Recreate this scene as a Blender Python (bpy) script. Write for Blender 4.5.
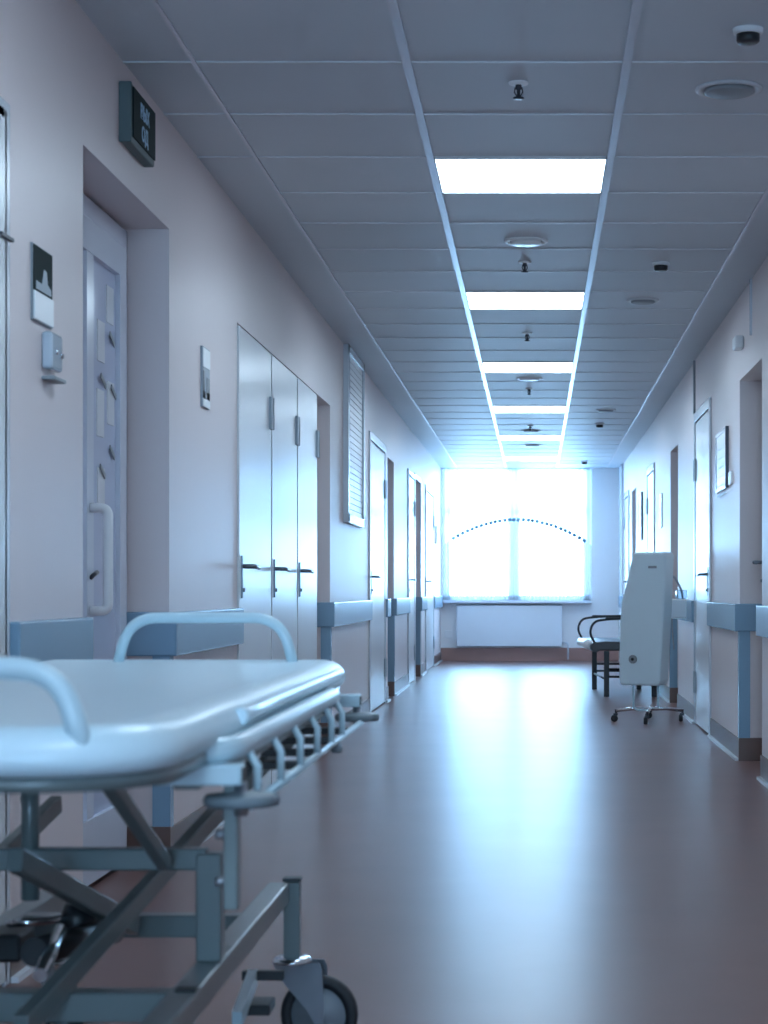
import bpy, bmesh, math, random
from mathutils import Vector, Matrix
random.seed(7)
for o in list(bpy.data.objects): bpy.data.objects.remove(o, do_unlink=True)
S = bpy.context.scene
COL = S.collection
PI = math.pi

# ------------------------------------------------------------------ camera, world, lights, exposure
CAMZ = 0.93; CEIL = 2.53; XL = -1.25; XR = 1.11; YEND = 25.3; YBACK = -7.0
cd = bpy.data.cameras.new('camera'); cam = bpy.data.objects.new('camera', cd); COL.objects.link(cam)
cam.location = (0, 0, CAMZ); cam.rotation_euler = (PI/2, 0, 0)
cd.sensor_fit = 'HORIZONTAL'; cd.sensor_width = 36; cd.lens = 36*1928/768
cd.shift_x = -152/768; cd.shift_y = 78/768
cd.clip_start = 0.05; cd.clip_end = 200
cd.dof.use_dof = True; cd.dof.focus_distance = 9.5; cd.dof.aperture_fstop = 10.5
S.camera = cam

w = bpy.data.worlds.new('sky'); S.world = w; w.use_nodes = True
bg = w.node_tree.nodes['Background']
bg.inputs[0].default_value = (0.36, 0.67, 1.0, 1); bg.inputs[1].default_value = 24.0
LIGHT_COL = (0.62, 0.82, 1.0); PANEL_STRENGTH = 12.0
pl = bpy.data.lights.new('window_portal', 'AREA'); pl.shape = 'RECTANGLE'; pl.size = 1.95; pl.size_y = 1.65
po = bpy.data.objects.new('window_portal', pl); COL.objects.link(po)
po.location = (-0.25, YEND+0.36, 1.62); po.rotation_euler = (-PI/2, 0, 0)
pl.cycles.is_portal = True
pb = bpy.data.objects.new('window_portal', pl); COL.objects.link(pb)      # portal of the added fill-light window behind the camera
pb.location = (-.07, YBACK-.26, 1.62); pb.rotation_euler = (PI/2, 0, 0)
S.view_settings.view_transform = 'Standard'; S.view_settings.look = 'None'
S.view_settings.exposure = 0.44; S.view_settings.gamma = 1.0; S.view_settings.use_curve_mapping = False

# ------------------------------------------------------------------ materials
def mat(name, col, rough=0.5, metal=0.0, var=0.04, scale=6.0, bump=0.0, bscale=40.0, coat=0.0, spec=0.5):
    m = bpy.data.materials.new(name); m.use_nodes = True
    nt = m.node_tree; b = nt.nodes['Principled BSDF']
    tc = nt.nodes.new('ShaderNodeTexCoord')
    nz = nt.nodes.new('ShaderNodeTexNoise'); nz.inputs['Scale'].default_value = scale; nz.inputs['Detail'].default_value = 4
    nt.links.new(tc.outputs['Object'], nz.inputs['Vector'])
    mx = nt.nodes.new('ShaderNodeMix'); mx.data_type = 'RGBA'
    mx.inputs[6].default_value = tuple(c*(1-var) for c in col)+(1,)
    mx.inputs[7].default_value = tuple(min(1, c*(1+var)) for c in col)+(1,)
    nt.links.new(nz.outputs['Fac'], mx.inputs[0]); nt.links.new(mx.outputs[2], b.inputs['Base Color'])
    b.inputs['Roughness'].default_value = rough; b.inputs['Metallic'].default_value = metal
    b.inputs['Specular IOR Level'].default_value = spec
    if coat: b.inputs['Coat Weight'].default_value = coat; b.inputs['Coat Roughness'].default_value = 0.12
    if bump:
        n2 = nt.nodes.new('ShaderNodeTexNoise'); n2.inputs['Scale'].default_value = bscale; n2.inputs['Detail'].default_value = 3
        nt.links.new(tc.outputs['Object'], n2.inputs['Vector'])
        bp = nt.nodes.new('ShaderNodeBump'); bp.inputs['Strength'].default_value = bump; bp.inputs['Distance'].default_value = 0.01
        nt.links.new(n2.outputs['Fac'], bp.inputs['Height']); nt.links.new(bp.outputs['Normal'], b.inputs['Normal'])
    return m
def emis(name, col, s):
    m = bpy.data.materials.new(name); m.use_nodes = True; b = m.node_tree.nodes['Principled BSDF']
    b.inputs['Base Color'].default_value = (.9, .9, .9, 1)
    b.inputs['Emission Color'].default_value = col+(1,); b.inputs['Emission Strength'].default_value = s
    return m
M = {}
M['wall'] = mat('wall_paint', (.76, .665, .665), .40, var=.03, scale=1.5, bump=.03, bscale=90, spec=.5)
M['wall_end'] = mat('end_wall_brightened', (.92, .92, .93), .5, var=.02, scale=1.5)  # brighter than the side walls, glow near the window put into the colour
M['ceil'] = mat('ceiling_tile', (.62, .68, .74), .5, var=.04, scale=1.2, spec=.35)
M['grid'] = mat('ceiling_grid_profile', (.62, .63, .70), .28, metal=.35, var=.02)
M['crossgrid'] = mat('ceiling_cross_profile', (.64, .67, .71), .4, metal=.1, var=.02)
M['floor'] = mat('floor_linoleum', (.195, .11, .10), .32, var=.16, scale=2.2, bump=.06, bscale=3.5, spec=.18)
M['base_lit'] = mat('end_baseboard_lit', (.40, .22, .19), .35, var=.08, scale=8)  # baseboard vinyl lightened, reflected window light painted in
M['base'] = mat('baseboard_vinyl', (.16, .095, .08), .35, var=.1, scale=8)
M['bead'] = mat('white_floor_bead', (.78, .80, .84), .25, var=.02)
M['hinge'] = mat('hinge_cover_grey', (.34, .41, .47), .4, var=.03)
M['band'] = mat('bumper_blue', (.23, .37, .50), .24, var=.04, scale=3)
M['door'] = mat('door_white', (.74, .77, .80), .27, var=.015, scale=2)
M['casing'] = mat('door_casing_white', (.66, .70, .76), .25, var=.015)
M['brown_door'] = mat('door_brown_wood', (.22, .13, .10), .4, var=.2, scale=5)
M['pvc'] = mat('white_pvc', (.72, .77, .88), .25, var=.02)
M['steel'] = mat('brushed_steel', (.42, .45, .50), .28, metal=.9, var=.06, scale=20)
M['handle'] = mat('satin_dark_steel', (.16, .18, .21), .3, metal=.7, var=.05)
M['chrome'] = mat('chrome', (.75, .78, .82), .12, metal=1.0, var=.02)
M['darkmetal'] = mat('dark_metal', (.05, .055, .07), .35, metal=.4, var=.1)
M['black'] = mat('black_plastic', (.012, .013, .016), .4, var=.1)
M['rubber'] = mat('black_rubber', (.016, .018, .022), .6, var=.15)
M['grey_rubber'] = mat('grey_rubber', (.17, .215, .245), .45, var=.05)
M['seatblack'] = mat('dark_vinyl', (.05, .052, .06), .35, var=.08, bump=.05)
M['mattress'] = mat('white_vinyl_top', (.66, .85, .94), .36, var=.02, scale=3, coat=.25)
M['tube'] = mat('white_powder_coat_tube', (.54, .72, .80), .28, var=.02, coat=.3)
M['frame'] = mat('grey_powder_coat_frame', (.15, .19, .195), .32, var=.03, coat=.3)
M['device'] = mat('device_white_plastic', (.74, .88, .95), .4, var=.015)
M['whiteplastic'] = mat('white_plastic', (.88, .90, .92), .3, var=.01)
M['greyplastic'] = mat('grey_plastic', (.28, .31, .34), .45, var=.03)
M['paper'] = mat('white_paper', (.82, .85, .9), .25, var=.02)
M['signgreen'] = mat('sign_dark_green', (.010, .022, .022), .7, var=.05, spec=.15)
M['signtext'] = mat('sign_letter_blue_white', (.38, .58, .75), .5, var=.05)
M['signgrey'] = mat('sign_picture_grey', (.36, .42, .48), .4, var=.05)
M['signframe'] = mat('sign_housing_grey', (.10, .14, .15), .5, var=.05, spec=.3)
M['radiator'] = mat('radiator_enamel', (.82, .87, .93), .3, var=.01)
M['light'] = emis('ceiling_panel_light', LIGHT_COL, PANEL_STRENGTH)
M['hem'] = mat('curtain_hem_braid', (.16, .25, .34), .7, var=.1)
def glassmat(name, tint, gl=.12, rough=.02):
    m = bpy.data.materials.new(name); m.use_nodes = True; nt = m.node_tree; nt.nodes.remove(nt.nodes['Principled BSDF'])
    out = nt.nodes['Material Output']; t = nt.nodes.new('ShaderNodeBsdfTransparent'); t.inputs[0].default_value = tint+(1,)
    g = nt.nodes.new('ShaderNodeBsdfGlossy'); g.inputs['Roughness'].default_value = rough
    fr = nt.nodes.new('ShaderNodeFresnel'); fr.inputs[0].default_value = 1.45
    mx = nt.nodes.new('ShaderNodeMixShader'); nt.links.new(fr.outputs[0], mx.inputs[0])
    nt.links.new(t.outputs[0], mx.inputs[1]); nt.links.new(g.outputs[0], mx.inputs[2]); nt.links.new(mx.outputs[0], out.inputs[0])
    return m
M['glass'] = glassmat('clear_glass', (.96, .98, 1))
M['milky'] = mat('milky_clear_plastic', (.48, .56, .64), .15, var=.03, coat=.5)
M['clear'] = glassmat('clear_plastic', (.72, .82, .9))
def sheermat(nme, lo, hi):
    m = bpy.data.materials.new(nme); m.use_nodes = True; nt = m.node_tree; nt.nodes.remove(nt.nodes['Principled BSDF'])
    out = nt.nodes['Material Output']
    tr = nt.nodes.new('ShaderNodeBsdfTransparent'); tl = nt.nodes.new('ShaderNodeBsdfTranslucent'); df = nt.nodes.new('ShaderNodeBsdfDiffuse')
    tl.inputs[0].default_value = (.95, .97, 1, 1); df.inputs[0].default_value = (.8, .85, .9, 1)
    a = nt.nodes.new('ShaderNodeMixShader'); a.inputs[0].default_value = .3; nt.links.new(tl.outputs[0], a.inputs[1]); nt.links.new(df.outputs[0], a.inputs[2])
    tc = nt.nodes.new('ShaderNodeTexCoord'); wv = nt.nodes.new('ShaderNodeTexWave'); wv.inputs['Scale'].default_value = 6
    nt.links.new(tc.outputs['Object'], wv.inputs['Vector'])
    mr = nt.nodes.new('ShaderNodeMapRange'); mr.inputs[3].default_value = lo; mr.inputs[4].default_value = hi
    nt.links.new(wv.outputs['Fac'], mr.inputs[0])
    b = nt.nodes.new('ShaderNodeMixShader'); nt.links.new(mr.outputs[0], b.inputs[0])
    nt.links.new(tr.outputs[0], b.inputs[1]); nt.links.new(a.outputs[0], b.inputs[2]); nt.links.new(b.outputs[0], out.inputs[0])
    return m
M['sheer'] = sheermat('sheer_curtain_cloth', .60, .75); M['net'] = sheermat('added_glow_net', .25, .38)
M['pale_pane'] = mat('lightened_pane', (.60, .66, .84), .2, var=.05, scale=3)  # stands for clear glass, the light in it put into an opaque colour

# ------------------------------------------------------------------ mesh builder
class MB:
    def __init__(s): s.v = []; s.f = []; s.sm = []
    def add(s, vs, fs, smooth=False):
        n = len(s.v); s.v += [tuple(p) for p in vs]
        s.f += [tuple(i+n for i in f) for f in fs]; s.sm += [smooth]*len(fs); return s
    def box(s, x0, x1, y0, y1, z0, z1):
        if x0 > x1: x0, x1 = x1, x0
        if y0 > y1: y0, y1 = y1, y0
        if z0 > z1: z0, z1 = z1, z0
        vs = [(x, y, z) for z in (z0, z1) for y in (y0, y1) for x in (x0, x1)]
        return s.add(vs, [(0,2,3,1),(4,5,7,6),(0,1,5,4),(2,6,7,3),(0,4,6,2),(1,3,7,5)])
    def tube(s, pts, r, n=12, caps=True, closed=False, sq=False, r2=None):
        """round (or square) tube through pts"""
        P = [Vector(p) for p in pts]; m = len(P)
        tang = []
        for i in range(m):
            a = P[i-1] if (i > 0 or closed) else P[i]; b = P[(i+1) % m] if (i < m-1 or closed) else P[i]
            tang.append((b-a).normalized())
        ref = Vector((0, 0, 1)) if abs(tang[0].z) < .9 else Vector((0, 1, 0))
        nrm = (ref - tang[0]*ref.dot(tang[0])).normalized()
        if sq: n = 4
        rings = []
        for i in range(m):
            nrm = (nrm - tang[i]*nrm.dot(tang[i])).normalized(); bn = tang[i].cross(nrm)
            rr = r if r2 is None else r+(r2-r)*i/(m-1)
            ring = []
            for k in range(n):
                a = 2*PI*(k+(.5 if sq else 0))/n; q = rr*(math.sqrt(2) if sq else 1)
                ring.append(P[i]+nrm*math.cos(a)*q+bn*math.sin(a)*q)
            rings.append(ring)
        vs = [p for r_ in rings for p in r_]; fs = []
        R = m if closed else m-1
        for i in range(R):
            j = (i+1) % m
            for k in range(n): fs.append((i*n+k, i*n+(k+1) % n, j*n+(k+1) % n, j*n+k))
        s.add(vs, fs, not sq)
        if caps and not closed:
            s.add(rings[0], [tuple(range(n))[::-1]]); s.add(rings[-1], [tuple(range(n))])
        return s
    def bar(s, p0, p1, w, h, up=(0, 0, 1)):
        """rectangular bar from p0 to p1; h measured along up, w across"""
        a = Vector(p0); b = Vector(p1); t = (b-a).normalized(); u = Vector(up); u = (u-t*u.dot(t)).normalized(); c = t.cross(u)
        vs = [q+c*i*w/2+u*j*h/2 for q in (a, b) for i, j in ((-1,-1),(1,-1),(1,1),(-1,1))]
        return s.add(vs, [(0,1,2,3),(7,6,5,4),(0,4,5,1),(1,5,6,2),(2,6,7,3),(3,7,4,0)])
    def lathe(s, prof, c, axis='z', n=24):
        """prof: (radius, height) list, around axis through c"""
        vs = []; m = len(prof)
        for (r, h) in prof:
            for k in range(n):
                a = 2*PI*k/n; x, y = r*math.cos(a), r*math.sin(a)
                p = {'z': (x, y, h), 'y': (x, h, y), 'x': (h, x, y)}[axis]
                vs.append((c[0]+p[0], c[1]+p[1], c[2]+p[2]))
        fs = [(i*n+k, i*n+(k+1) % n, (i+1)*n+(k+1) % n, (i+1)*n+k) for i in range(m-1) for k in range(n)]
        s.add(vs, fs, True)
        s.add(vs[:n], [tuple(range(n))]); s.add(vs[-n:], [tuple(range(n))])
        return s
    def prism(s, poly, y0, y1, axis='y'):
        """poly in (x,z) extruded along y (or (y,z) extruded along x, (x,y) along z)"""
        f = {'y': lambda a, b, c: (a, c, b), 'x': lambda a, b, c: (c, a, b), 'z': lambda a, b, c: (a, b, c)}[axis]
        n = len(poly); vs = [f(a, b, y0) for a, b in poly]+[f(a, b, y1) for a, b in poly]
        return s.add(vs, [tuple(range(n))[::-1], tuple(range(n, 2*n))]+[(i, (i+1) % n, n+(i+1) % n, n+i) for i in range(n)])
    def build(s, name, m, parent=None, bevel=0, seg=2):
        me = bpy.data.meshes.new(name); me.from_pydata(s.v, [], s.f)
        me.polygons.foreach_set('use_smooth', s.sm)
        bm = bmesh.new(); bm.from_mesh(me); bmesh.ops.remove_doubles(bm, verts=bm.verts, dist=1e-6)
        bmesh.ops.recalc_face_normals(bm, faces=bm.faces); bm.to_mesh(me); bm.free()
        me.materials.append(m); o = bpy.data.objects.new(name, me); COL.objects.link(o)
        if bevel:
            md = o.modifiers.new('bevel', 'BEVEL'); md.width = bevel; md.segments = seg; md.limit_method = 'ANGLE'; md.angle_limit = math.radians(40)
        if parent is not None:
            o.parent = parent
            mw = Matrix.Identity(4); q = parent
            while q is not None:
                mw = q.matrix_parent_inverse.to_4x4() @ Matrix.LocRotScale(q.location, q.rotation_euler, q.scale) @ mw if q.parent else Matrix.LocRotScale(q.location, q.rotation_euler, q.scale) @ mw
                q = q.parent
            o.matrix_parent_inverse = mw.inverted()
        return o
def B(*a): return MB().box(*a)
def fillet(pts, r, n=6):
    out = [Vector(pts[0])]
    for i in range(1, len(pts)-1):
        p = Vector(pts[i]); a = Vector(pts[i-1])-p; b = Vector(pts[i+1])-p
        q = min(r, a.length*.49, b.length*.49); pa = p+a.normalized()*q; pb = p+b.normalized()*q
        for k in range(n+1):
            t = k/n; out.append(pa*(1-t)**2+p*2*t*(1-t)+pb*t*t)
    out.append(Vector(pts[-1])); return out
def tag(o, label=None, cat=None, group=None, kind=None):
    if label: o['label'] = label
    if cat: o['category'] = cat
    if group: o['group'] = group
    if kind: o['kind'] = kind
    return o
def empty(name, loc): 
    o = bpy.data.objects.new(name, None); COL.objects.link(o); o.location = loc; o.empty_display_size = .1; return o
def st(o, label=None): return tag(o, label, None, None, 'structure')
def copy_tree(o, parent=None):
    c = o.copy(); COL.objects.link(c)
    if parent is not None: c.parent = parent
    for ch in [x for x in bpy.data.objects if x.parent == o]: copy_tree(ch, c)
    return c

# ------------------------------------------------------------------ floor, ceiling, walls
st(B(XL-.5, XR+.5, YBACK-.3, YEND+.4, -.12, 0).build('floor', M['floor']))
st(B(XL-.5, XR+.5, YBACK-.3, YEND+.4, CEIL, CEIL+.12).build('ceiling', M['ceil']))
# recesses / door openings along each wall: (y0, y1, top, depth)
LREC = [(3.60, 4.56, 2.07, .03), (5.32, 6.57, 2.16, .18), (8.06, 10.95, 2.05, .03), (10.95, 11.70, 2.05, .25),
        (14.40, 15.90, 2.12, .03), (16.25, 16.95, 2.05, .2), (18.75, 19.75, 2.12, .03), (19.80, 20.75, 2.08, .2), (21.7, 23.4, 2.12, .03)]
RREC = [(9.47, 10.50, 2.07, .15), (12.20, 13.40, 2.15, .03), (15.07, 15.90, 2.07, .2), (18.0, 19.1, 2.12, .03), (21.4, 22.3, 2.07, .2), (22.9, 24.0, 2.12, .03)]
def side_wall(name, X, sg, recs):
    m = MB(); T = .45; y = YBACK-.25
    for (y0, y1, zt, dp) in recs:
        if y0 > y: m.box(X, X+sg*T, y, y0, 0, CEIL)
        m.box(X, X+sg*T, y0, y1, zt, CEIL)
        m.box(X+sg*dp, X+sg*T, y0, y1, 0, zt); y = y1
    m.box(X, X+sg*T, y, YEND, 0, CEIL)
    return st(m.build(name, M['wall']))
side_wall('wall_left', XL, -1, LREC); side_wall('wall_right', XR, 1, RREC)
m = MB(); a, b = YBACK-.25, YBACK
m.box(XL-.45, -1.0, a, b, 0, CEIL); m.box(.86, XR+.45, a, b, 0, CEIL); m.box(-1.0, .86, a, b, 0, .79); m.box(-1.0, .86, a, b, 2.44, CEIL)
st(m.build('wall_back', M['wall']))
m = MB(); a, b = YBACK-.18, YBACK-.12
m.box(-1.0, -.94, a, b, .79, 2.44); m.box(.80, .86, a, b, .79, 2.44); m.box(-1.0, .86, a, b, .79, .85); m.box(-1.0, .86, a, b, 2.38, 2.44); m.box(-.11, -.03, a, b, .79, 2.44)
st(m.build('fill_window', M['casing']))  # added window behind the camera, lets in fill light
WX0, WX1, WZ0, WZ1 = -1.22, .72, .79, 2.525
m = MB(); y0, y1 = YEND, YEND+.35
m.box(XL-.45, WX0, y0, y1, 0, CEIL); m.box(WX1, XR+.45, y0, y1, 0, CEIL); m.box(WX0, WX1, y0, y1, 0, WZ0); m.box(WX0, WX1, y0, y1, WZ1, CEIL)
st(m.build('wall_end', M['wall_end']))
# pier standing slightly proud at the right of the end wall
st(B(1.085, XR, YEND-.9, YEND, 0, CEIL).build('trim_end_pier', M['casing'])).name = 'trim_1'

# ------------------------------------------------------------------ window
wn = empty('window_1', (-.25, YEND+.12, WZ0)); st(wn)
m = MB(); a, b = YEND+.10, YEND+.16
m.box(WX0, WX0+.09, a, b, WZ0, WZ1); m.box(WX1-.10, WX1, a, b, WZ0, WZ1); m.box(WX0, WX1, a, b, WZ0, WZ0+.07); m.box(WX0, WX1, a, b, WZ1-.03, WZ1)
m.box(-.37, -.21, a, b, WZ0, WZ1)
m.box(WX0, WX1, a, b, 1.93, 2.0)
m.build('window_frame', M['pvc'], wn, .006)
B(WX0+.1, WX1-.1, YEND+.125, YEND+.135, WZ0+.05, WZ1-.05).build('pane', M['glass'], wn)
B(-1.245, .72, YEND-.14, YEND+.1, .755, .79).build('window_sill', M['pvc'], wn, .008)
# sheer valance with an arched hem
def hemz(x): t = (x+.25)/1.0; return 1.85-.355*t*t*(1 if abs(t) < 1.1 else 1)
NX, NZ = 160, 14; vs = []; fs = []
for i in range(NX+1):
    x = -1.22+1.95*i/NX; yy = YEND-.06+.014*math.sin(i*2*PI/8)+.006*math.sin(i*.9)
    for j in range(NZ+1):
        z = hemz(x)+(CEIL-.010-hemz(x))*j/NZ; vs.append((x, yy*1-.0+.0*j, z))
for i in range(NX):
    for j in range(NZ): q = i*(NZ+1)+j; fs.append((q, q+NZ+1, q+NZ+2, q+1))
cur = empty('sheer_curtain', (-.25, YEND-.06, hemz(-.25)))
tag(cur, 'white sheer curtain with an arched hem hanging over the bright end window', 'curtain')
c_ = MB().add(vs, fs, True).build('curtain_cloth', M['sheer'], cur)
vs = []
for i in range(NX+1):
    x = -1.22+1.95*i/NX; yy = YEND-.02+.010*math.sin(i*2*PI/8+1)
    for j in range(NZ+1): vs.append((x, yy, .80+(CEIL-.010-.80)*j/NZ))
MB().add(vs, fs, True).build('added_net_layer', M['net'], cur)  # added layer, scatters window light to brighten the mullion
m = MB()
for i in range(0, NX-2, 5):
    seg = []
    for k in range(i, i+4):
        x = -1.22+1.95*k/NX
        if -1.10 < x < .68: seg.append((x, YEND-.075+.01*math.sin(k*2*PI/8), hemz(x)))
    if len(seg) > 1: m.tube(seg, .025, 6)
m.build('hem_braid', M['hem'], cur)
MB().tube([(-1.23, YEND-.06, CEIL-.010), (.74, YEND-.06, CEIL-.010)], .007).build('curtain_rod', M['pvc'], cur)

# ------------------------------------------------------------------ bumper rails, corner guards, baseboards
def bands(X, sg, recs, nm, side):
    q = -sg
    spans = []; y = YBACK
    for r in recs:
        if r[0]-y > .04: spans.append((y, r[0]))
        y = r[1]
    spans.append((y, YEND))
    bb = MB(); bead = MB()
    n = nm
    for (a, b) in spans:
        if b-a < .15: continue
        rec = [r for r in recs if abs(r[1]-a) < .01 and r[3] > .1]
        if rec: m = MB().prism([(X, b), (X+q*.03, b), (X+q*.03, a-.025), (X-q*(rec[0][3]-.03), a-.025), (X-q*(rec[0][3]-.03), a-.001), (X, a-.001)], .705, .855, 'z')
        else: m = MB().box(X, X+q*.03, a, b, .705, .855)
        st(m.build('trim_%d' % n, M['band'], None, .006)); n += 1
        bb.box(X, X+q*.008, a, b, 0, .12); bead.box(X+q*.008, X+q*.026, a, b, 0, .014)
        if rec:
            d = rec[0][3]
            g = MB(); g.box(X-q*.055, X+q*.006, a-.012, a, .12, .705); g.box(X, X+q*.006, a, a+.05, .12, .705)
            st(g.build('trim_%d' % n, M['band'])); n += 1
            bb.box(X-q*(d-.03), X+q*.008, a-.02, a, 0, .125)
    for r in recs:
        if r[3] > .1: bb.box(X-q*(r[3]-.03), X-q*0, r[0], r[0]+.01, 0, .12)
    st(bb.build('baseboard_'+side, M['base'])); st(bead.build('trim_%d' % n, M['bead']))
    return n+1
nm = bands(XL, -1, LREC, 2, 'left'); nm = bands(XR, 1, RREC, nm, 'right')
st(B(XL, XR, YEND-.012, YEND, 0, .17).build('baseboard_end', M['base_lit']))
# panel field below window, either side of radiator
# ceiling grid
LG = [(-1.035, .014), (-.391, .028), (.276, .028), (.925, .016)]
m = MB()
for x, w_ in LG: m.box(x-w_/2, x+w_/2, YBACK, YEND, CEIL-.006, CEIL)
st(m.build('trim_%d' % nm, M['grid'])); nm += 1
m = MB(); y = 7.12-.64*17
while y < YEND:
    if y > YBACK:
        a, b = (XL, XR) if y < 7.2 else (-1.035, .925)
        m.box(a, b, y-.006, y+.006, CEIL-.004, CEIL)
    y += .64
st(m.build('trim_%d' % nm, M['crossgrid'])); nm += 1

# ------------------------------------------------------------------ doors
DN = [0]
def lever(parent, X, q, y, z, dy, mt='steel', dark=False):
    """lever handle on plate; q points into the corridor, dy = lever direction (+1 away from camera)"""
    m = MB(); m.box(X, X+q*.007, y-.013, y+.013, z-.135, z+.045)
    m.tube(fillet([(X, y, z), (X+q*.055, y, z), (X+q*.055, y+dy*.13, z-.004)], .02), .0095, 10)
    m.lathe([(.009, 0), (.009, q*.016)], (X, y, z-.10), 'x', 12)
    return m.build('door_handle', M['handle'], parent)
def door(side, y0, y1, zt, x=None, near_handle=True, mt='door', hinge=True, hz=1.03, zgap=.012, th=.04, hmat=None):
    q = 1 if side == 'L' else -1
    X = (XL if side == 'L' else XR)+q*.008 if x is None else x
    DN[0] += 1
    d = B(X-q*th, X, y0+.012, y1-.012, zgap, zt-.012).build('door_%d' % DN[0], M[mt], None, .003); st(d)
    hy = y0+.07 if near_handle else y1-.07
    if hz: lever(d, X, q, hy, hz, 1 if near_handle else -1)
    if hinge:
        ey = y1-.01 if near_handle else y0+.01
        for z in (.22, 1.68):
            m = MB(); m.box(X, X+q*.012, ey-.07, ey, z, z+.15); m.tube([(X+q*.010, ey, z), (X+q*.010, ey, z+.15)], .006, 8)
            m.build('hinge', M['hinge'], d)
    return d, X, q
def casing(side, y0, y1, zt, w=.06, parent=None, pro=.014):
    q = 1 if side == 'L' else -1; X = XL if side == 'L' else XR
    m = MB(); m.box(X, X+q*pro, y0-w, y0, 0, zt+w); m.box(X, X+q*pro, y1, y1+w, 0, zt+w); m.box(X, X+q*pro, y0, y1, zt, zt+w)
    return m.build('door_casing', M['casing'], parent, .003)
# left wall
d, X, q = door('L', 3.60, 4.54, 2.07, hinge=False); casing('L', 3.60, 4.51, 2.03, .045, d, .008)
B(XL, XL+.016, 4.46, 4.56, 1.752, 1.760).build('hinge', M['darkmetal'], d)
door('L', 8.06, 9.05, 2.05); door('L', 9.07, 10.03, 2.05); door('L', 10.05, 10.95, 2.05)
d, X, q = door('L', 14.46, 15.84, 2.06); casing('L', 14.46, 15.84, 2.06, .06, d)
d, X, q = door('L', 18.81, 19.69, 2.06); casing('L', 18.81, 19.69, 2.06, .05, d)
d, X, q = door('L', 21.76, 23.34, 2.06); casing('L', 21.76, 23.34, 2.06, .06, d)
# recess leaves on the left: brown leaf, and white ones
d, X, q = door('L', 10.96, 11.69, 2.03, x=XL-.21, hinge=False, hz=0)
d, X, q = door('L', 16.26, 16.94, 2.03, x=XL-.16, hinge=False, hz=0)
d, X, q = door('L', 19.81, 20.74, 2.07, x=XL-.06, hinge=False, mt='brown_door'); casing('L', 19.80, 20.75, 2.08, .05, d)
# right wall
d, X, q = door('R', 9.48, 10.49, 2.05, x=XR+.12, near_handle=False, hz=1.08)
d, X, q = door('R', 12.26, 13.34, 2.09); casing('R', 12.26, 13.34, 2.09, .06, d)
d, X, q = door('R', 15.08, 15.89, 2.05, x=XR+.16, near_handle=False)
d, X, q = door('R', 18.06, 19.04, 2.06); casing('R', 18.06, 19.04, 2.06, .06, d)
d, X, q = door('R', 21.41, 22.29, 2.05, x=XR+.16, near_handle=False)
d, X, q = door('R', 22.96, 23.94, 2.06); casing('R', 22.96, 23.94, 2.06, .06, d)
# glazed door in the first left recess
GX = XL-.14; DN[0] += 1
gd = B(GX-.05, GX, 5.33, 6.56, 2.085, 2.15).build('door_%d' % DN[0], M['pvc'], None, .004); st(gd)
m = MB()
m.box(GX-.05, GX, 5.33, 5.40, 0, 2.085); m.box(GX-.05, GX, 6.50, 6.56, 0, 2.085)
m.build('door_frame', M['pvc'], gd, .006)
m = MB(); z0, z1 = .02, 2.075; a, b = 5.41, 6.49
m.box(GX-.03, GX+.012, a, a+.1, z0, z1); m.box(GX-.03, GX+.012, b-.1, b, z0, z1); m.box(GX-.03, GX+.012, a+.1, b-.1, z1-.1, z1); m.box(GX-.03, GX+.012, a+.1, b-.1, z0, .22)
m.box(GX-.028, GX+.009, 5.93, 6.02, .22, z1-.1); m.box(GX-.026, GX+.006, a+.1, b-.1, .60, .68)
m.build('door_leaf', M['pvc'], gd)
B(GX-.012, GX-.004, a+.09, b-.09, .2, z1-.09).build('pane', M['pale_pane'], gd)
m = MB()
for (y, z, h_) in ((6.12, 1.66, .13), (6.25, 1.80, .12), (6.11, 1.42, .15), (6.26, 1.47, .14), (6.12, 1.20, .12)): m.box(GX-.004, GX-.001, y, y+.10, z, z+h_)
m.build('white_rects', M['paper'], gd)  # small white rectangles on the pane
m = MB()
for (y, z) in ((6.26, 2.0), (6.28, 1.75), (6.15, 1.60), (6.30, 1.58), (6.28, 1.38), (6.14, 1.31)): m.bar((GX+.002, y, z+.015), (GX+.002, y+.07, z-.015), .004, .016)
m.build('dark_marks', M['greyplastic'], gd)  # small slanted dark marks on the pane
MB().tube(fillet([(GX+.008, 5.975, 1.185), (GX+.062, 5.985, 1.185), (GX+.062, 5.985, .865), (GX+.008, 5.975, .865)], .025), .015, 14).build('door_handle', M['whiteplastic'], gd)
MB().tube([(GX+.009, 5.97, .965), (GX+.018, 5.97, .975), (GX+.02, 6.02, .985)], .007, 8).build('latch', M['darkmetal'], gd)

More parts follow.
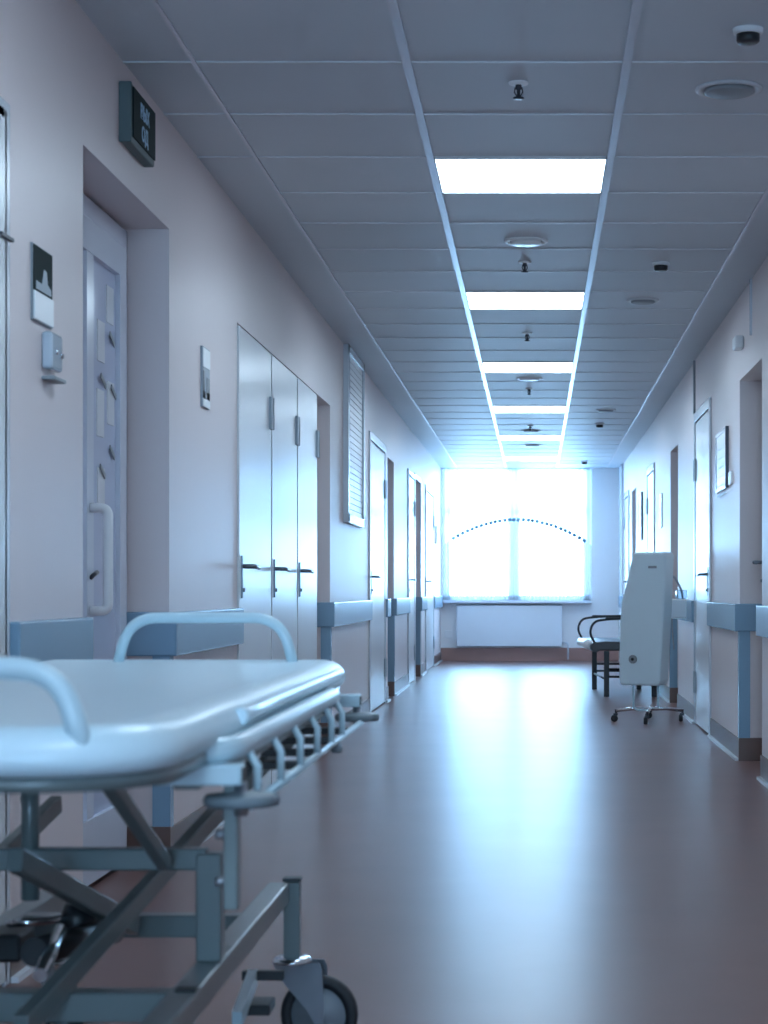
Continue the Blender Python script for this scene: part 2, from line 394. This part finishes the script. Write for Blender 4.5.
# ------------------------------------------------------------------ ceiling lights
k = 0
lab = {6.92: 'nearest and largest square light panel in the ceiling', }
LY = [7.12+3.2*i for i in range(-4, 6)]
names = {4: 'square ceiling light panel nearest to the camera, before the round vent', 5: 'square ceiling light panel, second from the near end',
         6: 'square ceiling light panel, third from the near end', 7: 'square ceiling light panel, fourth from the near end',
         8: 'square ceiling light panel, second nearest to the end window', 9: 'square ceiling light panel right before the end window'}
for i, y in enumerate(LY):
    t = empty('ceiling_light', (-.06, y+.32, CEIL-.006)); tag(t, names.get(i, 'square ceiling light panel above the camera or behind it'), 'ceiling light', 'square light panels in the ceiling')
    x0, x1 = -.3765, .2615
    m = MB(); a, b = y+.008, y+.632
    m.box(x0, x0+.004, a, b, CEIL-.006, CEIL-.0005); m.box(x1-.004, x1, a, b, CEIL-.006, CEIL-.0005)
    m.box(x0, x1, a, a+.012, CEIL-.006, CEIL-.0005); m.box(x0, x1, b-.012, b, CEIL-.006, CEIL-.0005)
    m.build('frame', M['crossgrid'], t)
    B(x0+.004, x1-.004, a+.012, b-.012, CEIL-.004, CEIL-.001).build('diffuser', M['light'], t)
# sprinklers
def sprinkler(x, y, label):
    t = empty('fire_sprinkler', (x, y, CEIL)); tag(t, label, 'sprinkler', 'sprinkler heads down the middle of the ceiling')
    MB().lathe([(.032, 0), (.030, -.005), (.014, -.008)], (x, y, CEIL), 'z', 20).build('ceiling_plate', M['whiteplastic'], t)
    m = MB().lathe([(.010, -.006), (.010, -.02), (.006, -.024), (.005, -.045)], (x, y, CEIL), 'z', 12)
    for s_ in (-1, 1): m.tube([(x+s_*.010, y, CEIL-.015), (x+s_*.013, y, CEIL-.03), (x+s_*.003, y, CEIL-.047)], .0025, 6)
    m.build('nozzle', M['darkmetal'], t)
    MB().lathe([(.017, -.047), (.018, -.050), (.004, -.052)], (x, y, CEIL), 'z', 16).build('deflector', M['darkmetal'], t)
for y, l in ((6.08, 'dark sprinkler head before the first light panel'), (9.4, 'dark sprinkler head behind the round vent in the ceiling middle'),
             (12.0, 'dark sprinkler head between the second and third light panels'), (15.3, 'dark sprinkler head between the third and fourth light panels'),
             (18.75, 'dark sprinkler head between the fourth and fifth light panels')): sprinkler(-.055, y, l)
def vent(x, y, r, label, dark=True):
    t = empty('round_ceiling_vent', (x, y, CEIL)); tag(t, label, 'vent', 'round vents in the ceiling')
    MB().lathe([(r, 0), (r, -.006), (r*.93, -.010), (r*.82, -.008), (r*.80, -.001)], (x, y, CEIL), 'z', 36).build('rim', M['whiteplastic'] if not dark else M['crossgrid'], t)
    MB().lathe([(r*.72, -.001), (r*.74, -.014), (r*.66, -.018), (.01, -.019)], (x, y, CEIL), 'z', 36).build('vent_disc', M['greyplastic'] if dark else M['whiteplastic'], t)
vent(.616, 6.15, .108, 'grey round vent in the ceiling, nearest of them, right of the middle strip')
vent(-.045, 8.83, .10, 'white rimmed round vent behind the first light panel', False)
vent(.59, 10.64, .09, 'round vent in the right ceiling tiles beyond the small black detector')
vent(-.05, 14.55, .10, 'round vent between the third and fourth light panels', False)
vent(-.05, 19.3, .10, 'round vent after the fourth sprinkler in the ceiling middle')
vent(-.04, 21.2, .10, 'round vent between the last two light panels before the window')
vent(.62, 17.1, .09, 'faint small round vent far along the right ceiling tiles')
def detector(x, y, label):
    t = empty('ceiling_spotlight', (x, y, CEIL)); tag(t, label, 'detector', 'small black and white ceiling fittings')
    MB().lathe([(.044, 0), (.042, -.012), (.036, -.016)], (x, y, CEIL), 'z', 24).build('ring', M['whiteplastic'], t)
    MB().lathe([(.034, -.012), (.033, -.035), (.028, -.04), (.01, -.041)], (x, y, CEIL), 'z', 24).build('lens', M['black'], t)
detector(.605, 5.5, 'small black fitting with white ring at the near right of the ceiling')
detector(.61, 9.42, 'small black fitting on the right tiles before the second vent there')
detector(.61, 18.5, 'small dark fitting on the right tiles close to the end window')
detector(.60, 23.9, 'tiny dark fitting on the ceiling right before the end wall')

# ------------------------------------------------------------------ wall signs and fittings, left
e = empty('exit_sign', (XL, 5.97, 2.28)); tag(e, 'dark green exit sign box with pale letters high above the left recess', 'sign')
EY0, EY1, EZ0, EZ1 = 5.78, 6.14, 2.285, 2.445
MB().box(XL, XL+.035, EY0, EY1, EZ0-.01, EZ1+.01).build('housing', M['signframe'], e, .005)
m = B(XL+.0355, XL+.04, EY0+.02, EY1-.01, EZ0+.01, EZ1); m.build('sign_face', M['signgreen'], e)
m = MB(); m.box(XL, XL+.038, EY0-.006, EY0+.004, EZ0-.012, EZ0+.0+.17)
m.build('end_cap', M['signframe'], e, .003)
def text(s, size, loc, rot, mt, name, parent, ext=.001):
    cu = bpy.data.curves.new(name, 'FONT'); cu.body = s; cu.size = size; cu.extrude = ext; cu.align_x = 'CENTER'; cu.align_y = 'CENTER'; cu.offset = size*.02
    cu.materials.append(M[mt]); o = bpy.data.objects.new(name, cu); COL.objects.link(o)
    mw = Matrix.LocRotScale(Vector(loc), Matrix(rot).to_quaternion() if not hasattr(rot, 'to_quaternion') else rot, Vector((1, 1, 1)))
    bpy.context.view_layer.update()
    me = bpy.data.meshes.new_from_object(o.evaluated_get(bpy.context.evaluated_depsgraph_get())); me.transform(mw)
    bpy.data.objects.remove(o); o = bpy.data.objects.new(name, me); COL.objects.link(o)
    o.parent = parent; o.matrix_parent_inverse = Matrix.Translation(parent.location).inverted()
    return o
from mathutils import Euler
RL = Euler((PI/2, 0, PI/2))       # reads along +Y on the left wall
text('ВЫХ', .062, (XL+.0405, 5.965, 2.395), RL, 'signtext', 'lettering', e)
text('ОД', .062, (XL+.0405, 5.965, 2.33), RL, 'signtext', 'lettering', e)

e = empty('pictogram_sign', (XL, 4.86, 1.6)); tag(e, 'dark plate with pale hand picture above a lower half whose glare is painted white, on near left wall', 'sign')
B(XL, XL+.006, 4.765, 4.955, 1.60, 1.79).build('backplate', M['greyplastic'], e)
B(XL+.006, XL+.008, 4.768, 4.952, 1.675, 1.787).build('dark_panel', M['signgreen'], e)
MB().prism([(4.79, 1.68), (4.79, 1.70), (4.845, 1.698), (4.865, 1.738), (4.89, 1.735), (4.90, 1.705), (4.935, 1.695), (4.935, 1.68)], XL+.008, XL+.0095, 'x').build('hand_picture', M['signgrey'], e)
B(XL+.006, XL+.012, 4.768, 4.952, 1.602, 1.673).build('white_panel', M['whiteplastic'], e, .002)  # glare on the glossy plate, put in as a white panel
e = empty('paper_dispenser', (XL, 4.93, 1.46)); tag(e, 'small clear plastic holder under the hand sign on left wall', 'dispenser')
B(XL, XL+.028, 4.87, 4.98, 1.49, 1.585).build('clear_body', M['milky'], e, .008)
B(XL, XL+.036, 4.87, 4.985, 1.462, 1.472).build('drip_tray', M['greyplastic'], e, .003)
for y, z in ((4.90, 1.535), (4.95, 1.53)): MB().lathe([(.007, 0), (.007, .008)], (XL+.028, y, z), 'x', 12).build('button', M['chrome'], e)
e = empty('small_wall_plate', (XL, 7.26, 1.62)); tag(e, 'small upright plate with white top and grey picture between recess and doors', 'sign')
B(XL, XL+.008, 7.18, 7.34, 1.615, 1.84).build('backplate', M['signgrey'], e)
B(XL+.008, XL+.011, 7.185, 7.335, 1.765, 1.835).build('white_panel', M['whiteplastic'], e)
m = MB(); m.box(XL+.008, XL+.010, 7.19, 7.225, 1.65, 1.75); m.box(XL+.008, XL+.010, 7.27, 7.33, 1.65, 1.73); m.box(XL+.008, XL+.010, 7.19, 7.33, 1.65, 1.675)
m.build('picture', M['greyplastic'], e)
B(XL+.008, XL+.011, 7.185, 7.335, 1.617, 1.645).build('lower_strip', M['whiteplastic'], e)

e = empty('louvered_shutter', (XL, 13.1, 1.37)); tag(e, 'white louvered shutter panel high on the left wall beyond the three doors', 'shutter')
m = MB(); Y0, Y1, Z0, Z1 = 12.5, 13.68, 1.37, 2.528
m.box(XL, XL+.035, Y0, Y0+.10, Z0, Z1); m.box(XL, XL+.035, Y1-.05, Y1, Z0, Z1); m.box(XL, XL+.035, Y0, Y1, Z0, Z0+.06); m.box(XL, XL+.035, Y0, Y1, Z1-.05, Z1)
m.build('frame', M['casing'], e, .004)
B(XL, XL+.004, Y0+.1, Y1-.05, Z0+.06, Z1-.05).build('backing', M['darkmetal'], e)
m = MB(); n = 26
for i in range(n):
    z = Z0+.075+(Z1-Z0-.14)*i/(n-1)
    m.bar((XL+.018, Y0+.1, z), (XL+.018, Y1-.05, z), .004, .036, (-.03, 0, 1))
m.build('slats', M['whiteplastic'], e)
e = tag(B(XL, XL+.03, 23.8, 23.95, 1.5, 1.72).build('wall_box', M['whiteplastic'], None, .004), 'small white box on the left wall by the end window', 'box')

# right wall fittings
def notice(y0, y1, z0, z1, name, label, glass=True):
    e = empty(name, (XR, (y0+y1)/2, z0)); tag(e, label, 'notice', 'framed notices on the right wall')
    m = MB(); X = XR; f = .022
    m.box(X-.014, X, y1-f, y1, z0, z1); m.box(X-.014, X, y0+.012, y1-f, z0, z0+f); m.box(X-.014, X, y0+.012, y1-f, z1-f, z1)
    m.build('frame', M['casing'], e)
    B(X-.020, X, y0, y0+.012, z0, z1).build('edge_strip', M['darkmetal'], e)
    B(X-.010, X, y0+f, y1-f, z0+f, z1-f).build('paper', M['paper'], e)
    m = MB(); 
    for i in range(6): m.box(X-.0112, X-.010, y0+f+.06, y1-f-.06, z1-.1-i*.055, z1-.108-i*.055)
    m.build('text_lines', M['signgrey'], e)
    return e
notice(11.10, 11.78, 1.52, 1.875, 'framed_notice', 'framed paper notice on the right wall between door recess and white door')
e = tag(B(XR-.014, XR, 10.86, 11.0, 1.53, 1.60).build('door_number_plate', M['whiteplastic'], None, .002), 'small white plate beside the nearest framed notice', 'plate')
notice(20.0, 20.7, 1.45, 1.95, 'framed_notice', 'framed notice on the right wall beyond the monitor-like device, far end')
e = tag(B(XR-.012, XR, 16.9, 17.2, 1.48, 1.78).build('wall_notice', M['paper'], None, .002), 'small white notice on the right wall above the dark bench', 'notice')
e = empty('wall_sensor', (XR, 10.35, 2.23)); tag(e, 'small white sensor high on the right wall above the recess', 'sensor')
B(XR-.05, XR, 10.28, 10.42, 2.22, 2.29).build('sensor_body', M['whiteplastic'], e, .012)
B(XR-.012, XR, 9.9, 9.915, 2.24, CEIL-.002).build('conduit', M['casing'], e)
e = empty('cable_duct', (XR, 13.48, 1.78)); tag(e, 'thin dark vertical cable duct beside the white right door, up to ceiling', 'duct')
B(XR-.014, XR, 13.42, 13.47, 2.16, CEIL-.002).build('duct_body', M['greyplastic'], e)
# elbow dispenser
e = empty('soap_dispenser', (XR, 13.9, .71)); tag(e, 'white box soap dispenser with bent metal elbow lever on right wall', 'dispenser')
B(XR-.15, XR, 13.85, 13.97, .725, .865).build('dispenser_body', M['whiteplastic'], e, .012)
MB().tube(fillet([(XR-.05, 13.9, .86), (XR-.06, 13.9, .93), (XR-.12, 13.88, 1.035), (XR-.18, 13.86, 1.035)], .03), .008, 8).build('elbow_lever', M['steel'], e)
B(XR-.10, XR-.02, 13.87, 13.94, .865, .93).build('bottle', M['clear'], e, .01)
MB().tube(fillet([(XR-.13, 13.9, .73), (XR-.125, 13.9, .6), (XR-.115, 13.9, .50)], .05), .005, 8).build('drain_hose', M['greyplastic'], e)

# radiator
e = empty('radiator', (-.35, YEND-.08, .16)); tag(e, 'wide white panel radiator below the end window', 'radiator')
B(-1.04, .34, YEND-.10, YEND-.03, .19, .73).build('panel', M['radiator'], e, .012)
m = MB()
for i in range(34): x = -1.0+i*.04; m.box(x, x+.02, YEND-.104, YEND-.10, .23, .69)
m.build('ribs', M['radiator'], e)
B(-1.04, .34, YEND-.10, YEND-.03, .73, .738).build('top_grille', M['greyplastic'], e)
m = MB(); [B(x, x+.03, YEND-.04, YEND-.001, .3, .34).build('bracket', M['steel'], e) for x in (-.95, .22)]
MB().tube(fillet([(.34, YEND-.06, .24), (.42, YEND-.06, .24), (.42, YEND-.06, .02)], .03), .012).build('pipe', M['radiator'], e)
e = tag(B(-1.20, -1.10, YEND-.02, YEND, .30, .40).build('wall_socket', M['whiteplastic'], None, .003), 'pale square wall socket left of the radiator under the window', 'socket')

# ------------------------------------------------------------------ hospital stretcher
T = empty('hospital_stretcher', (-.72, 3.0, 0)); tag(T, 'white wheeled hospital stretcher with tubular hoops and grey scissor base, at the near left', 'stretcher')
BX0, BX1, BY0, BY1 = -1.055, -.400, 2.05, 4.10
def rrect(x0, x1, y0, y1, rs, inset=0, n=10):
    """rounded rectangle; rs: radii at (x1,y0),(x1,y1),(x0,y1),(x0,y0)"""
    cs = [(x1, y0, -1, 1, -PI/2), (x1, y1, -1, -1, 0), (x0, y1, 1, -1, PI/2), (x0, y0, 1, 1, PI)]; out = []
    for (cx, cy, sx, sy, a0), r in zip(cs, rs):
        ox, oy = cx+sx*r, cy+sy*r; rr = max(r-inset, .004); 
        if inset > r-.004: ox += sx*(inset-(r-.004)); oy += sy*(inset-(r-.004))
        for k in range(n+1):
            a = a0+PI/2*k/n; out.append((ox+rr*math.cos(a), oy+rr*math.sin(a)))
    return out
def slab(x0, x1, y0, y1, rs, levels, n=10):
    m = MB(); L = [(rrect(x0, x1, y0, y1, rs, i, n), z) for i, z in levels]; K = len(L[0][0])
    vs = [(a, b, z) for p, z in L for a, b in p]
    fs = [(i*K+k, i*K+(k+1) % K, (i+1)*K+(k+1) % K, (i+1)*K+k) for i in range(len(L)-1) for k in range(K)]
    m.add(vs, fs, True); m.add(vs[:K], [tuple(range(K))], False)
    m.add(vs[-K:], [tuple(range(K))], True); return m
RS = (.15, .05, .05, .15)
prof = [(.03, .727), (.010, .730), (.002, .738), (0, .748), (.003, .760), (.012, .772), (.026, .780), (.042, .7835), (.06, .782), (.075, .780), (.12, .781), (.2, .784)]
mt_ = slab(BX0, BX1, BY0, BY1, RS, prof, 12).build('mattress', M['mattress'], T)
slab(BX0+.012, BX1-.012, BY0+.012, BY1-.012, RS, [(0, .712), (0, .729)], 12).build('mattress_board', M['frame'], T)
# two-piece side moulding strips
m = MB()
m.tube([(BX1-.004, y, .757) for y in (2.62, 2.66, 3.9)], .012, 12); m.build('edge_moulding', M['mattress'], T)
# hoops
def hoop(y, x0, x1, zt, zb, r, lean):
    pts = fillet([(x0-.03, y, zb), (x0, y+lean*.5, zt), (x1, y+lean*.5, zt), (x1+.03, y, zb)], .085, 9)
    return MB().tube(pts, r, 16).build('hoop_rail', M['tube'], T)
hoop(4.03, -.85, -.532, .872, .75, .0115, 0)
hoop(2.08, -.93, -.515, .845, .74, .0125, .02)
# upper frame
UZ = .655
m = MB(); m.box(-.46, -.425, 2.44, 4.01, .677, .712); m.box(-1.02, -.985, 2.44, 4.01, .677, .712); m.build('top_side_frame', M['frame'], T, .003)
for y in (2.42, 4.03):
    c = B(-1.078, -.367, y-.02, y+.02, .686, .712).build('crossbar', M['tube'], T, .003)
    B(-.369, -.3655, y-.014, y+.014, .690, .708).build('end_cap', M['black'], c); B(-1.0795, -1.076, y-.014, y+.014, .690, .708).build('end_cap', M['black'], c)
    for x in (-.374, -1.066):
        yy = y+(.02 if y < 3 else 0)
        b_ = MB().lathe([(.012, .018), (.030, .016), (.034, .013), (.044, .014), (.0465, .010), (.0465, .004), (.044, .000), (.012, 0)], (x, yy, .657), 'z', 32).build('bumper_wheel', M['grey_rubber'], T)
        MB().lathe([(.009, -.012), (.009, .030)], (x, yy, .657), 'z', 12).build('bolt', M['steel'], b_)
# side rails folded down
for sx, cx in ((1, -.386), (-1, -1.054)):
    r_ = MB().tube(fillet([(cx-sx*.06, 2.405, .722), (cx, 2.45, .728), (cx, 3.68, .729), (cx-sx*.05, 3.74, .722)], .04), .0165, 16).build('side_rail', M['tube'], T)
    xo = cx+sx*.022
    MB().tube([(xo, 2.46, .655), (xo, 4.02, .655)], .006, 10).build('lower_rod', M['tube'], r_)
    for y in (2.52, 2.75, 2.98, 3.21, 3.43, 3.62):
        MB().tube([(xo, y, .657), (xo, y, .70), (cx+sx*.008, y, .722)], .0058, 8).build('rail_bar', M['tube'], r_)
    for y in (3.04, 3.28, 3.54, 3.78):
        B(cx-sx*.08, xo, y-.015, y+.015, .648, .660).build('rail_bracket', M['black'], r_)
    for y in (2.66, 3.52): MB().lathe([(.009, -.022), (.011, -.014), (.006, -.002)], (xo, y, .655), 'z', 12).build('knob', M['grey_rubber'], r_)
    # drop post under the near corner
    p = B(cx-.009, cx+.009, 2.435, 2.46, .525, .69).build('drop_post', M['frame'], T, .002)
    for z in (.56, .62): MB().lathe([(.006, -.012), (.006, 0)], (cx-sx*.009, 2.447, z), 'x', 10).build('bolt', M['steel'], p)
# lower chassis
XA, XB = -.515, -.945
for x in (XA, XB): 
    c = B(x-.021, x+.021, 2.15, 3.86, .303, .345).build('chassis_beam', M['frame'], T, .004)
m = B(XB, XA, 2.805, 2.85, .300, .343).build('chassis_crossbar', M['frame'], T, .003)
B(XA-.010, XA+.020, 2.80, 2.83, .3455, .348).build('end_cap', M['black'], m)
B(XB, XA, 3.48, 3.52, .302, .342).build('chassis_crossbar', M['frame'], T, .003)
B(XB, XA, 2.17, 2.21, .302, .342).build('chassis_crossbar', M['frame'], T, .003)
for x in (XA, -.92): B(x-.020, x+.020, 3.03, 3.07, .345, .515).build('chassis_post', M['frame'], T, .003)
B(-1.0, -.52, 3.035, 3.065, .488, .522).build('lift_crossbar', M['frame'], T, .003)
# scissor legs
def strut(p0, p1, w_, h_, name='scissor_arm'): return MB().bar(p0, p1, w_, h_).build(name, M['frame'], T, .003)
strut((-.60, 3.72, .518), (-.70, 2.62, .335), .022, .034)
strut((-.93, 3.74, .515), (-.97, 2.62, .335), .022, .034)
strut((-.735, 2.72, .55), (-.72, 3.45, .330), .022, .034)
strut((-.60, 2.66, .68), (-.575, 2.99, .505), .020, .022, 'support_strut')
strut((-.90, 2.66, .68), (-.93, 2.99, .505), .020, .022, 'support_strut')
strut((-.60, 3.72, .518), (-.44, 3.95, .69), .02, .028, 'support_strut')
strut((-.985, 3.72, .518), (-1.0, 3.95, .69), .02, .028, 'support_strut')
strut((-.95, 3.30, .33), (-.84, 2.75, .42), .03, .034)
MB().tube([(-.80, 3.05, .44), (-.80, 3.05, .70)], .014, 14).build('lift_column', M['frame'], T)
B(-.985, -.46, 2.75, 2.79, .688, .710).build('upper_crossbar', M['frame'], T, .003)
B(-.985, -.46, 3.40, 3.44, .688, .710).build('upper_crossbar', M['frame'], T, .003)
# hydraulic pump and pedal gear low in the middle
h = MB().tube([(-.755, 2.9, .385), (-.72, 3.28, .35)], .022, 16).build('hydraulic_cylinder', M['black'], T)
MB().tube([(-.72, 2.80, .37), (-.74, 3.0, .40)], .011, 12).build('piston_rod', M['chrome'], h)
MB().lathe([(.03, -.05), (.03, .0), (.02, .02)], (-.76, 3.2, .39), 'z', 16).build('pump_knob', M['black'], T)
B(-.90, -.83, 3.1, 3.2, .33, .375).build('pump_housing', M['black'], T, .006)
MB().tube(fillet([(-.86, 3.15, .385), (-.83, 3.12, .392), (-.79, 3.15, .39), (-.77, 3.2, .39)], .02), .007, 8).build('hose_clip', M['chrome'], T)
# casters
def caster(x, y, dx, dy):
    """stem at (x,y); wheel centre offset (dx,dy); wheel axis across the trail direction"""
    c = B(x-.016, x+.016, y-.016, y+.016, .19, .344+.0).build('caster', M['frame'], T, .002)
    if y > 3: 
        pass
    B(x-.0175, x+.0175, y-.0175, y+.0175, .3455, .352).build('cap', M['black'], c)
    t = Vector((dx, dy, 0)).normalized(); ax = Vector((t.y, -t.x, 0)); R = .078
    wc = Vector((x+dx, y+dy, R))
    MB().lathe([(.01, .193), (.034, .192), (.040, .186), (.040, .182), (.01, .181)], (x, y, 0), 'z', 24).build('swivel_plate', M['chrome'], c)
    for sgn in (-1, 1):
        off = ax*sgn*.022; pts = [(-.036, .184), (.060, .184), (.066, .172), (.070, R+.02), ((dx**2+dy**2)**.5+.012, R-.014), ((dx**2+dy**2)**.5-.004, R-.016), ((dx**2+dy**2)**.5-.02, R+.01), (-.018, .150)]
        vs = []
        for e_ in (-.0015, .0015): vs += [Vector((x, y, 0))+off+ax*e_+t*a+Vector((0, 0, b)) for a, b in pts]
        k = len(pts); MB().add(vs, [tuple(range(k)), tuple(range(k, 2*k))[::-1]]+[(i, (i+1) % k, k+(i+1) % k, k+i) for i in range(k)]).build('fork', M['steel'], c)
    m = MB(); prof = [(R-.022, -.012), (R-.004, -.013), (R, -.007), (R, .007), (R-.004, .013), (R-.022, .012)]
    prof2 = [(.012, -.016), (.012, -.010), (R-.022, -.009), (R-.022, .009), (.012, .010), (.012, .016)]
    def wl(prof, nm, mt):
        n = 32; vs = []
        for (r, h_) in prof:
            for k in range(n): a = 2*PI*k/n; vs.append(wc+t*r*math.cos(a)+Vector((0, 0, r*math.sin(a)))+ax*h_)
        L = len(prof); fs = [(i*n+k, i*n+(k+1) % n, (i+1)*n+(k+1) % n, (i+1)*n+k) for i in range(L-1) for k in range(n)]
        if nm == 'wheel_hub': fs += [tuple(range(n)), tuple(range((L-1)*n, L*n))]
        else: fs += [((L-1)*n+k, (L-1)*n+(k+1) % n, (k+1) % n, k) for k in range(n)]
        return MB().add(vs, fs, True).build(nm, M[mt], c)
    wl(prof, 'tire', 'rubber'); wl(prof2, 'wheel_hub', 'greyplastic')
    return c
caster(-.490, 3.88, .055, -.006); caster(-.97, 3.88, .03, -.045); caster(-.490, 2.13, .05, -.02); caster(-.97, 2.13, .02, .05)
m = B(-.565, -.485, 3.70, 3.72, .18, .198).build('brake_bar', M['black'], T, .002)
B(-.545, -.50, 3.62, 3.70, .13, .15).build('brake_pedal', M['black'], m, .003)
MB().bar((-.545, 3.71, .185), (-.535, 3.45, .16), .018, .03).build('pedal_arm', M['tube'], m)

# ------------------------------------------------------------------ wheeled air steriliser
D = empty('mobile_air_steriliser', (.81, 13.6, 0)); tag(D, 'tall pale slanted box device on a wheeled stand by the right wall', 'medical device')
out = [(.618, .275), (.622, .55), (.634, .84), (.662, .95), (.712, 1.185), (.727, 1.195), (.920, 1.195), (.936, 1.18), (.918, .75), (.895, .30), (.882, .262), (.635, .262)]
ang = math.radians(27); cx_, cy_ = .77, 13.55
def rt(x, y): 
    dx, dy = x-cx_, y-cy_; dx /= math.cos(ang)*.985
    return (cx_+dx*math.cos(ang)+dy*math.sin(ang)*-1, cy_+dx*math.sin(ang)*-1*-1*-1+dy*math.cos(ang)) if False else (cx_+dx*math.cos(-ang)-dy*math.sin(-ang), cy_+dx*math.sin(-ang)+dy*math.cos(-ang))
vs = []
for yy in (13.47, 13.63):
    vs += [(*rt(a, yy), b) for a, b in out]
k = len(out)
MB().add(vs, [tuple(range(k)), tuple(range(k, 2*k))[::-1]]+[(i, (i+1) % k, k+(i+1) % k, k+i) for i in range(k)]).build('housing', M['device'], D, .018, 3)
def onf(x, z, d=0): a, b = rt(x, 13.47-d); return (a, b, z)
MB().bar(onf(.82, 1.09, .002), onf(.875, 1.09, .002), .004, .016).build('nameplate', M['greyplastic'], D)
p = onf(.718, .445); nrm = (Vector(onf(.718, .445, .02))-Vector(p)).normalized()
MB().tube([Vector(p), Vector(p)+nrm*.012], .030, 24).build('lock_ring', M['greyplastic'], D)
MB().tube([Vector(p), Vector(p)+nrm*.016], .011, 16).build('lock', M['black'], D)
MB().tube(fillet([(.685, 13.56, .28), (.685, 13.56, .10), (.72, 13.56, .085), (.80, 13.56, .085)], .04), .008, 10).build('stand_tube', M['tube'], D)
MB().tube(fillet([(.86, 13.60, .28), (.86, 13.60, .085)], .04), .008, 10).build('stand_tube', M['tube'], D)
hub = (.81, 13.58)
wheels = [(.565, 13.60), (.77, 13.33), (.825, 13.93), (1.035, 13.62)]
def leg(a, b):
    return MB().tube([(hub[0], hub[1], .092), ((a+hub[0])/2, (b+hub[1])/2, .095), (a, b, .080)], .013, 10).build('base_leg', M['chrome'], D)
for i, (a, b) in enumerate(wheels):
    l_ = leg(a, b)
    MB().lathe([(.009, .05), (.009, .085), (.014, .088)], (a, b, 0), 'z', 12).build('caster_stem', M['darkmetal'], l_)
    MB().lathe([(.008, -.014), (.022, -.013), (.0255, -.006), (.0255, .006), (.022, .013), (.008, .014)], (a-.012, b, .0255), 'x' if i in (1, 3) else 'y', 20).build('caster_wheel', M['rubber'], l_)
    B(a-.02, a+.012, b-.017, b+.017, .046, .062).build('caster_hood', M['darkmetal'], l_, .004)

# ------------------------------------------------------------------ bench behind it
N = empty('waiting_bench', (.78, 17.4, 0)); tag(N, 'black armed bench with dark padded seat and front roll painted with a white highlight, against right wall', 'bench')
def bp(x, y):   # bench is turned a little: x shifts towards the wall at the far end
    return x-.055*(y-16.76)
for (x, y) in ((.615, 16.78), (1.03, 16.78), (.615, 18.02), (1.03, 18.02)):
    B(bp(x, y)-.023, bp(x, y)+.023, y-.023, y+.023, 0, .40).build('leg', M['black'], N, .004)
m = MB()
for y in (16.78, 18.02):
    for z in (.175, .24): m.tube([(bp(.615, y), y, z), (bp(1.03, y), y, z)], .010, 8)
m.build('stretcher_rail', M['black'], N)
MB().tube([(bp(.615, 16.78), 16.78, .15), (bp(.615, 18.02), 18.02, .15)], .010, 8).tube([(bp(1.03, 16.78), 16.78, .15), (bp(1.03, 18.02), 18.02, .15)], .010, 8).build('stretcher_rail', M['black'], N)
m = MB(); q = [(.50, .405), (.49, .43), (.495, .46), (.52, .478), (.60, .485), (1.00, .475), (1.04, .46), (1.04, .41), (1.0, .40)]
ya, yb = 16.70, 18.12; vs = [(bp(a, y), y, b) for y in (ya, yb) for a, b in q]; k = len(q)
m.add(vs, [tuple(range(k)), tuple(range(k, 2*k))[::-1]]+[(i, (i+1) % k, k+(i+1) % k, k+i) for i in range(k)]); m.build('seat', M['seatblack'], N, .012)
MB().tube([(bp(.500, 16.85), 16.85, .440), (bp(.500, 18.15), 18.15, .440)], .042, 16).build('roll_highlight', M['whiteplastic'], N)  # highlight along the seat's front roll, put in as white
MB().tube([(bp(.515, 16.69), 16.69, .435), (bp(.515, 16.84), 16.84, .435)], .044, 16).build('roll_cap', M['seatblack'], N)
for y in (16.73, 18.09):
    x = bp(0, y)
    a_ = MB().tube(fillet([(x+.515, y, .46), (x+.46, y, .56), (x+.50, y, .66), (x+.65, y, .68), (x+1.03, y, .68)], .12, 8), .0105, 10).build('armrest', M['black'], N)
    MB().bar((x+.60, y, .684), (x+1.02, y, .684), .045, .022).build('arm_pad', M['black'], a_, .006)
m = MB(); m.bar((bp(1.035, ya), ya, .70), (bp(1.035, yb), yb, .70), .03, .34); m.build('backrest', M['seatblack'], N, .01)
